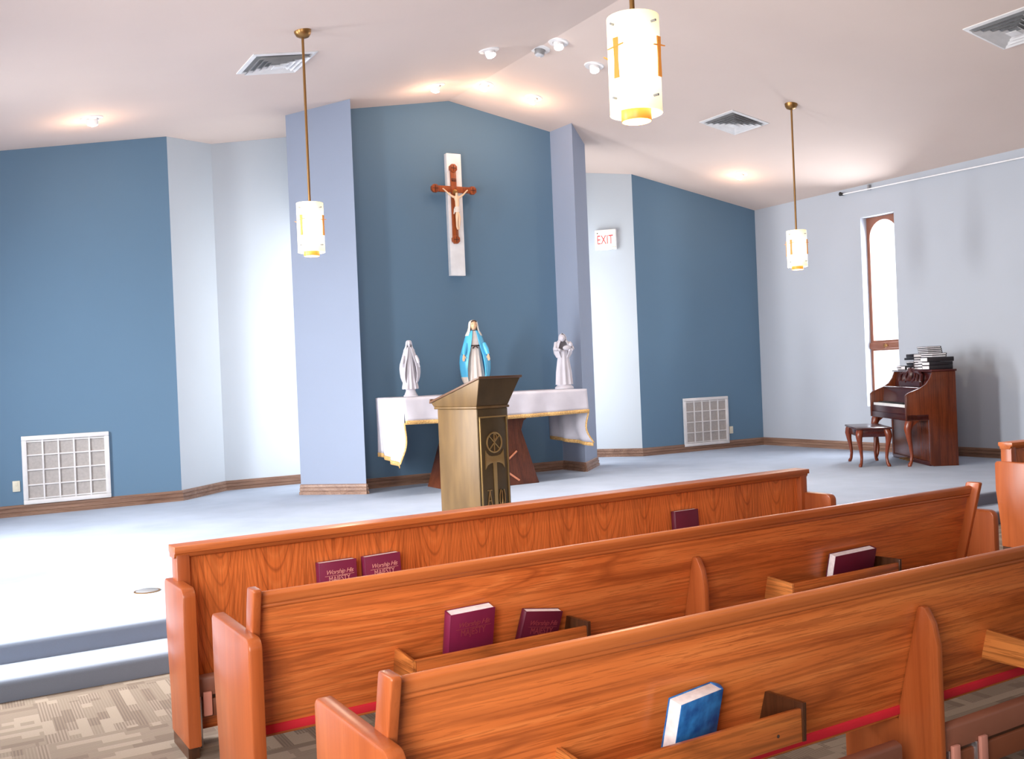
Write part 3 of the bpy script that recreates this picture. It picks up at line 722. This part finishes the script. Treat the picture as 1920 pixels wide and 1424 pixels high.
nk = 52; kw = (L-.2)/nk
for k in range(nk): mb.box(.1+k*kw+.0006,.1+(k+1)*kw-.0006,-.155,-.014,.66,.69)
mb.build('white_keys', M['ivory'], t, smooth=False)
mb = MB()
for k in range(nk):
    if k % 7 in (0,1,3,4,5): mb.box(.1+(k+1)*kw-.006,.1+(k+1)*kw+.006,-.155,-.065,.69,.702)
mb.build('black_keys', M['blackleaf'], t, smooth=False)
MB().box(.045,L-.045,-.275,-.255,.05,.515).build('lower_panel', M['mahog'], t, .004)
MB().box(.04,L-.04,-.3,-.245,.0,.05).build('toe_rail', M['mahogd'], t, .004)
for x in (L/2-.11,L/2,L/2+.11):
    MB().prism([(-.245,.03),(-.16,.02),(-.15,.026),(-.16,.034),(-.245,.042)],x-.018,x+.018,'x').build('pedal', M['brass'], t, .003)
# fretwork music desk
dk = MB(); y0 = -.262
def D(x, z): return (x, y0-(z-.885)*.22, z)
mc = .64; 
dk.box(mc-.34,mc+.34,y0-.035,y0,.886,.95)
for x in (-.33,-.22,.22,.33): dk.tube([D(mc+x,.94),D(mc+x*1.02,1.0),D(mc+x*.9,1.045)],[.022,.018,.014],8)
for s in (-1,1):
    dk.tube([D(mc+s*.10,.94),D(mc+s*.15,.99),D(mc+s*.12,1.05),D(mc+s*.03,1.085)],[.024,.02,.022,.024],8)
    dk.tube([D(mc+s*.36,.95),D(mc+s*.35,1.02),D(mc+s*.22,1.05),D(mc+s*.12,1.05)],[.018,.017,.016,.018],8)
dk.tube([D(mc,.94),D(mc,1.02),D(mc,1.09)],[.05,.028,.05],8)
dk.build('music_desk', M['mahogd'], t)
def cabriole(mb, x, y, h, out=(0,1), w=.034):
    ox, oy = out
    prof = [(1,.0,1.15),(.93,.012,1.25),(.82,.024,1.15),(.66,.016,.85),(.45,-.002,.62),(.25,-.012,.5),(.10,-.002,.5),(.05,.012,.62),(.018,.018,.6),(0,.018,.5)]
    mb.tube([(x+ox*d, y+oy*d, z*h) for z,d,_ in prof],[w*s_ for _,_,s_ in prof],10)
for x in (.055,L-.055):
    mb = MB(); cabriole(mb,x,-.05,.515,(0,1),.036); g = mb.build('leg', M['mahogl'], t)
    MB().prism([(-.06,.515),(-.06,.40),(-.085,.455),(-.16,.515)],x-.016,x+.016,'x').build('leg_bracket', M['mahogl'], g, .004)
    MB().lathe([(.0,0),(.014,.004),(.016,.016),(.012,.026)],12,(x,-.032,0)).build('caster', M['brass'], g)
# stool
t = thing('piano_stool', 'small mahogany stool with cabriole legs in front of the piano', 'stool', (4.045,7.925,ZP), math.atan2(.771,.636))
sx, sy = .36, .16
MB().box(-sx-.035,sx+.035,-sy-.035,sy+.035,.425,.447).build('seat', M['mahogd'], t, .007)
MB().box(-sx,sx,-sy,-sy+.02,.34,.425).box(-sx,sx,sy-.02,sy,.34,.425).box(-sx,-sx+.02,-sy,sy,.34,.425).box(sx-.02,sx,-sy,sy,.34,.425).build('apron', M['mahogd'], t, .003)
for i in (-1,1):
    for j in (-1,1):
        mb = MB(); cabriole(mb,i*sx*.95,j*sy*.9,.425,(i*.7,j*.7),.033); mb.build('leg', M['mahogl'], t)
# books on the piano lid
def book(name, label, group, w, d, h, cover, loc, rot=(0,0,0), text_kind=None, cat='book', spine='left', trim=.004):
    """closed book lying flat: w = spine to fore-edge (x), d = head to tail (y), h = thickness (z)"""
    t = bpy.data.objects.new(name, None); COL.objects.link(t); t.location = loc; t.rotation_euler = rot; tag(t, label, cat, group)
    k = .0055
    s = 1 if spine == 'left' else -1
    c = MB().box(-w/2,w/2,-d/2,d/2,0,k).box(-w/2,w/2,-d/2,d/2,h-k,h)
    xs = -w/2 if s > 0 else w/2
    n = 6
    c.prism([(xs - s*.004*sin(PI*i/n), h*i/n) for i in range(n+1)] + [(xs+s*k,h),(xs+s*k,0)], -d/2, d/2, 'y')
    cv = c.build('cover', cover, t, .001)
    MB().box(-w/2+(k if s>0 else trim),w/2-(trim if s>0 else k),-d/2+trim,d/2-trim,k,h-k).build('pages', M['page'], t)
    return t, cv
pm = Matrix.Translation(PO) @ Matrix.Rotation(pang,4,'Z')
def pbook(x, y, z, w, d, h, cover, yaw, label, spine='left'):
    loc = pm @ Vector((x,y,1.08+z))
    # yaw 0: long side along the piano; books lie flat
    return book('hymn_book', label, 'books stacked on the piano', w, d, h, cover, loc, (0,0,pang+yaw), spine=spine)
stk = []
bl = M['black']; H90 = PI/2
spec = [ # x, y, z, w(spine-fore), d, h, cover, yaw, label
 (.165,-.42,0,.22,.26,.045,bl,0,'black book at the near end of the piano lid, bottom layer'),
 (.165,-.42,.046,.21,.26,.04,bl,.03,'black book second up at the near end of the piano lid'),
 (.17,-.42,.088,.23,.29,.049,bl,-.02,'thick black book third up at the near end of the piano lid'),
 (.27,-.42,.138,.16,.34,.022,bl,H90,'long white-edged book directly on the thick black one'),
 (.26,-.42,.161,.16,.34,.022,bl,H90,'second long white-edged book above the thick black one'),
 (.36,-.42,.184,.16,.30,.019,bl,H90,'white-edged book fourth from the top of the tall pile'),
 (.37,-.42,.204,.16,.30,.019,bl,H90,'white-edged book third from the top of the tall pile'),
 (.38,-.42,.224,.16,.30,.019,bl,H90,'white-edged book second from the top of the tall pile'),
 (.40,-.42,.244,.16,.31,.02,bl,H90,'topmost white-edged book of the tall pile on the piano'),
 (.41,-.42,0,.15,.21,.03,bl,0,'white-ended small book, lowest of the middle pile on the piano'),
 (.41,-.42,.031,.15,.20,.03,bl,0,'white-ended small book, second of the middle pile on the piano'),
 (.41,-.42,.062,.15,.20,.03,bl,0,'white-ended small book, third of the middle pile on the piano'),
 (.595,-.41,0,.11,.2,.028,bl,H90,'small book lying lowest beyond the middle pile'),
 (.595,-.41,.029,.11,.20,.028,bl,H90,'small book second up beyond the middle pile'),
 (.59,-.41,.058,.11,.20,.026,bl,H90,'small book third up beyond the middle pile'),
 (.60,-.41,.086,.12,.2,.026,bl,H90,'small book fourth up beyond the middle pile'),
 (.80,-.42,0,.15,.19,.03,bl,0,'white-edged book lowest behind the music desk'),
 (.80,-.42,.031,.15,.20,.024,bl,H90,'thin book second up behind the music desk'),
 (.81,-.42,.056,.15,.21,.022,bl,H90,'thin book third up behind the music desk'),
 (.82,-.42,.079,.16,.22,.02,bl,H90,'thin white-edged book fourth up behind the music desk'),
 (.80,-.42,.1145,.18,.26,.028,bl,H90+.06,'black book beneath the top one behind the music desk'),
 (.78,-.42,.143,.17,.22,.042,bl,H90+.02,'thick black book on top behind the music desk'),
 (.99,-.41,0,.13,.18,.045,bl,.05,'pale-edged book lying next to the far-end pair on the piano'),
 (1.16,-.41,0,.15,.19,.024,bl,H90,'pale-edged book lowest at the far end of the piano lid'),
 (1.16,-.41,.025,.15,.19,.024,bl,H90+.05,'pale-edged book topmost at the far end of the piano lid'),
]
for i, q in enumerate(spec):
    pbook(*q, spine='right' if i in (17,18,20,21) else 'left')

# ------------------------------------------------------------------ pews
def end_panel(mb, x0, x1, depth, top, foot=0.0):
    r = .035
    pts = [(0,foot),(0,top-r)] + [(r-r*cos(k*PI/12), top-r+r*sin(k*PI/12)) for k in range(1,7)] + [(depth-.015,top),(depth,top-.015),(depth,.46),(depth-.012,.36),(depth-.03,.2),(depth-.035,foot)]
    mb.prism(pts, x0, x1, 'x'); return mb
def rack(t, x0, x1, R0, zb=.41, zt=.50, yf=.035, slope_y=None):
    """book rack on the back of a pew: ends, front, floor"""
    yb = .20
    g = MB().box(x0,x1,yf,yf+.014,zb,zt).build('rack_front', M['oakrack'], t, .002)
    MB().prism([(yf,zb),(yf,zt),(yb-.02,zt+.012),(yb,zb)],x0-.014,x0,'x').build('rack_end', M['oakendrack'], g, .002)
    MB().prism([(yf-.002,zb),(yf-.006,zt+.016),(yf+.03,zt+.016),(yb-.03,zt+.012),(yb,zb)],x1,x1+.014,'x').build('rack_end', M['darkwood'], g, .002)  # right end coloured dark to stand for its shadowed face
    MB().box(x0,x1,yf+.014,yb+.02,zb,zb+.012).build('rack_floor', M['oakrack'], g)
    for x in (x0+.06,x1-.09): MB().lathe([(.005,0),(.005,.002)],8).xf(Matrix.Translation((x,yf+.001,zb+.035)) @ Matrix.Rotation(PI/2,4,'X')).build('screw', M['darktrim'], g)
def kneeler(t, x0, x1, y, ztop):
    """folded-up kneeler: board, padded strip, end brackets"""
    k = MB().prism([(y,ztop-.075),(y,ztop),(y+.03,ztop+.01),(y+.03,ztop-.075)],x0,x1,'x').build('kneeler_pad', M['kneel'], t, .008)
    MB().prism([(y+.006,ztop-.16),(y+.006,ztop-.09),(y+.035,ztop-.085),(y+.035,ztop-.16)],x0+.01,x1-.01,'x').build('kneeler_board', M['kneelwood'], k, .004)
    MB().box(x0+.01,x1-.01,y+.014,y+.02,ztop-.092,ztop-.072).build('kneeler_groove', M['darkwood'], k)
    for x in (x0+.02, x0+.16 if x1-x0 > .5 else x1-.04, x1-.06):
        MB().box(x,x+.035,y-.014,y+.0,ztop-.15,ztop-.055).build('kneeler_bracket', M['pinkmetal'], k, .004)
        MB().box(x-.012,x-.004,y-.004,y+.03,max(.01,ztop-.3),ztop-.07).build('kneeler_leg', M['steel'], k, .002)
def make_pew(label, loc, rz, fin, racks, mat, L=3.7):
    t = thing('pew', label, 'pew', loc, rz, 'oak pews facing the altar')
    for x0, x1, s in ((0,.042,1),(L-.042,L,-1)):
        end_panel(MB(),x0,x1,.455,.67).build('end_panel', M['oakz'], t, .006)
        xa, xb = (x0+.036,x0+.062) if s > 0 else (x1-.062,x1-.036)
        MB().prism([(.055,.80),(.06,.806),(.122,.806),(.13,.80),(.262,.28),(.192,.28)],xa,xb,'x').build('back_post', M['oakz'], t, .004)
    x0, x1 = .06, L-.06
    def yb(z): return .105+(.80-z)*.245           # rear face of the backrest board
    MB().prism([(yb(.76),.76),(yb(.315),.315),(yb(.315)+.022,.315),(yb(.76)+.022,.76)],x0,x1,'x').build('backrest', mat, t, .002)
    rl = [(yb(.732)-.002,.732),(yb(.735)-.010,.734),(yb(.742)-.013,.739),(yb(.745)-.010,.746),(yb(.75)-.014,.75),(yb(.775)-.015,.776),(yb(.785)-.009,.786),(yb(.79)+.005,.789),(yb(.785)+.03,.78),(yb(.745)+.03,.735)]
    MB().prism(rl,x0,x1,'x').build('top_rail', M['oakrail'], t, .003)
    MB().prism([(.225,.29),(.225,.30),(.46,.345),(.47,.33),(.46,.315)],x0,x1,'x').build('seat_board', M['oakx'], t, .003)
    MB().prism([(.215,.30),(.215,.328),(.24,.335),(.44,.375),(.475,.365),(.47,.343)],x0,x1,'x').build('seat_cushion', M['red'], t, .005)
    fz = [(.07,0),(.07,.55),(.084,.615),(.110,.660),(.120,.665),(yb(.66)-.001,.660),(yb(.33)-.001,.33),(.225,.285),(.44,.30),(.44,.0)]
    MB().prism(fz,fin-.013,fin+.013,'x').build('middle_support', M['oakz'], t, .006)
    for a_, b_ in racks: rack(t, a_, b_, 0)
    kneeler(t, .45, fin-.15, .10, .272); kneeler(t, fin+.05, L-.3, .10, .272)
    return t
PX = -4.515
p2 = make_pew('oak pew with maroon hymnals in its rack, directly behind the front screen', (PX,2.955,0), R(.9), 1.865, ((.56,1.25),(2.32,2.99)), M['oakx'])
p3 = make_pew('nearest oak pew with a blue book in its rack, cut by the bottom edge', (PX,1.875,0), R(.9), 1.855, ((.53,1.215),(2.26,2.94)), M['oakx2'])
def make_screen(label, loc, rz, L=3.7):
    t = thing('pew_screen', label, 'pew screen', loc, rz, 'oak panelled screens before the front pews')
    for x0, x1 in ((0,.05),(L-.05,L)):
        end_panel(MB(),x0,x1,.31,.663,.05).build('end_panel', M['oakz'], t, .006)
        MB().box(x0+.004,x1-.004,.03,.27,0,.05).build('foot', M['darkwood'], t)
    x0, x1 = .026, L-.026
    for xa, xb in ((x0,x0+.052),(x1-.052,x1)):
        MB().box(xa,xb,.192,.275,.05,.775).build('post', M['oakz'], t, .003)
    MB().box(x0+.03,x1-.03,.225,.25,.06,.765).build('panel', M['oakcath'], t)
    rl = [(.178,.774),(.178,.797),(.182,.80),(.285,.80),(.288,.797),(.288,.774),(.276,.768),(.276,.752),(.204,.752),(.196,.756),(.192,.764),(.19,.772)]
    MB().prism(rl,x0-.008,x1+.008,'x').build('cap_rail', M['oakrail'], t, .001)
    MB().box(x0+.03,x1-.03,.2,.225,.05,.12).build('bottom_rail', M['oakx'], t, .003)
    for xa, xb in ((.55,1.3),(2.4,3.0)):
        g = MB().box(xa,xb,.15,.225,.425,.437).build('book_ledge', M['oakx'], t, .002)
        MB().box(xa,xb,.142,.152,.425,.49).build('ledge_front', M['oakrack'], g, .002)
    kneeler(t, .062, L-.062, .1, .285)
    return t
sc = make_screen('long oak panelled screen with hymnals, in front of the first pew', (PX-.005,3.895,0), R(2.0))
s2 = make_screen('oak panelled screen across the aisle, cut by the right edge', (1.27,4.14,0), R(-2), 3.7)

# hymnals in the racks
def standing(label, parent_loc, prz, x, y, z, w, h, th, cover, lean=0, tilt=0, kind='gold', turn=0, spine='left'):
    """book standing upright, front cover toward the camera side (-y): local frame x right, y depth, z up"""
    t = bpy.data.objects.new('hymnal', None); COL.objects.link(t); tag(t, label, 'book', 'hymnals in the pew racks')
    Mx = Matrix.Translation(parent_loc) @ Matrix.Rotation(prz,4,'Z') @ Matrix.Translation((x,y,z)) @ Matrix.Rotation(-lean,4,'X') @ Matrix.Rotation(tilt,4,'Y') @ Matrix.Rotation(turn,4,'Z')
    t.matrix_world = Mx
    k = .004
    c = MB().box(-w/2,w/2,0,k,0,h).box(-w/2,w/2,th-k,th,0,h)
    n = 8
    q = -1 if spine == 'left' else 1
    c.prism([(q*w/2+q*.006*sin(PI*i/n), th*i/n) for i in range(n+1)]+[(q*w/2-q*k,th),(q*w/2-q*k,0)],0,h,'z')
    cv = c.build('cover', cover, t, .0015)
    MB().box(*((-w/2+k,w/2-.004) if q < 0 else (-w/2+.004,w/2-k)),k,th-k,.005,h-.002).build('pages', M['page'], t)
    if kind:
        mb = MB(); m0 = Matrix.Rotation(PI/2,4,'X')
        text(mb,'Worship His',.027,Matrix.Translation((.005,-.0005,h-.046)) @ m0,.0004,.35,.9)
        mb.box(-w*.36,w*.42,-.001,.0,h-.0615,h-.0600)
        text(mb,'MAJESTY',.027,Matrix.Translation((.004,-.0005,h-.077)) @ m0 @ Matrix.Diagonal((.95,1.3,1,1)),.0004)
        mb.build('title_lettering', M['gold'] if kind == 'gold' else M['gilt'], cv, smooth=False)
    return t
SL_ = (PX-.005,3.895,0)
def sx_(X, Y): return X-SL_[0]
standing('left one of the two gilt-titled maroon hymnals standing behind the front screen',SL_,R(2.0),.70,.168,.438,.172,.218,.044,M['maroon'],R(2),R(0))
standing('right one of the two gilt-titled maroon hymnals standing behind the front screen',SL_,R(2.0),.915,.168,.438,.172,.218,.044,M['maroon'],R(2),R(-1))
standing('dark maroon hymnal standing alone at the far part of the screen ledge',SL_,R(2.0),2.715,.176,.438,.165,.22,.036,M['maroond'],R(2),R(0),None)
P2 = (PX,2.955,0); P3 = (PX,1.875,0)
standing('thick maroon hymnal upright in the second pew rack, worn lettering',P2,R(.9),.818,.142,.424,.178,.193,.046,M['maroon'],R(-13.5),R(-1),'worn')
h2 = standing('maroon hymnal leaning askew beside the thick one in the same rack',P2,R(.9),1.105,.155,.424,.165,.138,.032,M['maroond'],R(-13.5),R(9),'worn')
standing('maroon hymnal showing its white fore-edge, far rack of the second pew',P2,R(.9),2.80,.14,.426,.27,.14,.042,M['maroond'],R(-13.5),R(-1),None,spine='right')
# blue soft-cover book in the nearest pew's rack
t = thing('songbook', 'soft blue mottled book with white pages in the nearest rack', 'book')
t.matrix_world = Matrix.Translation(P3) @ Matrix.Rotation(R(.9),4,'Z') @ Matrix.Translation((.915,.128,.424)) @ Matrix.Rotation(R(13.5),4,'X') @ Matrix.Rotation(R(2),4,'Y') @ Matrix.Rotation(R(10),4,'Z')
w, h, th = .172, .157, .045
MB().box(-w/2,w/2,0,.003,0,h).prism([(w/2+.012*sin(PI*i/8), th*i/8) for i in range(9)]+[(w/2-.003,th),(w/2-.003,0)],0,h,'z').box(-w/2,w/2,th-.003,th,0,h).build('cover', M['bluebk'], t, .001)
MB().box(-w/2+.002,w/2,.003,th-.003,.002,h-.002).build('pages', M['page'], t, .002)

# ------------------------------------------------------------------ light
w = bpy.data.worlds.new('world'); scene.world = w; w.use_nodes = True
bg = w.node_tree.nodes['Background']; bg.inputs[0].default_value = (.95,.97,1,1); bg.inputs[1].default_value = 2.2
def area(name, loc, rot, sx, sy, power, col=(1,1,1), spread=180):
    L = bpy.data.lights.new(name,'AREA'); L.shape = 'RECTANGLE'; L.size = sx; L.size_y = sy; L.energy = power; L.color = col; L.spread = R(spread)
    o = bpy.data.objects.new(name, L); COL.objects.link(o); o.location = loc; o.rotation_euler = rot; return o
DAY = (.97,.985,1)
for (y0, y1), pw in zip(LW, (50, 250, 215)): area('window_daylight', (XL-.25,(y0+y1)/2,1.8), (0,R(-70),0), 2.9, y1-y0+.1, pw, DAY, 120)
area('right_window_daylight', (W+.35,(wy0+wy1)/2,2.1), (0,R(90),0), 2.6, .6, 120, DAY)
for s in (-1,1):
    area('niche_daylight', (s*1.32,11.05,1.9), (0,R(-90*s),0), 3.0, .9, 26 if s < 0 else 44, (1,.99,.98))
area('nave_fill', (-.5,-3.5,3.4), (R(62),0,0), 9, 1.5, 25, (1,.97,.94))  # added fill lamp behind the view
area('left_fill', (-6.45,.1,1.75), (R(88),0,R(-52)), 2.0, 2.0, 200, (1,.97,.93))  # added unseen lamp inside the left wall, brightens the pews from the left
scene.view_settings.view_transform = 'Standard'
scene.view_settings.exposure = .28
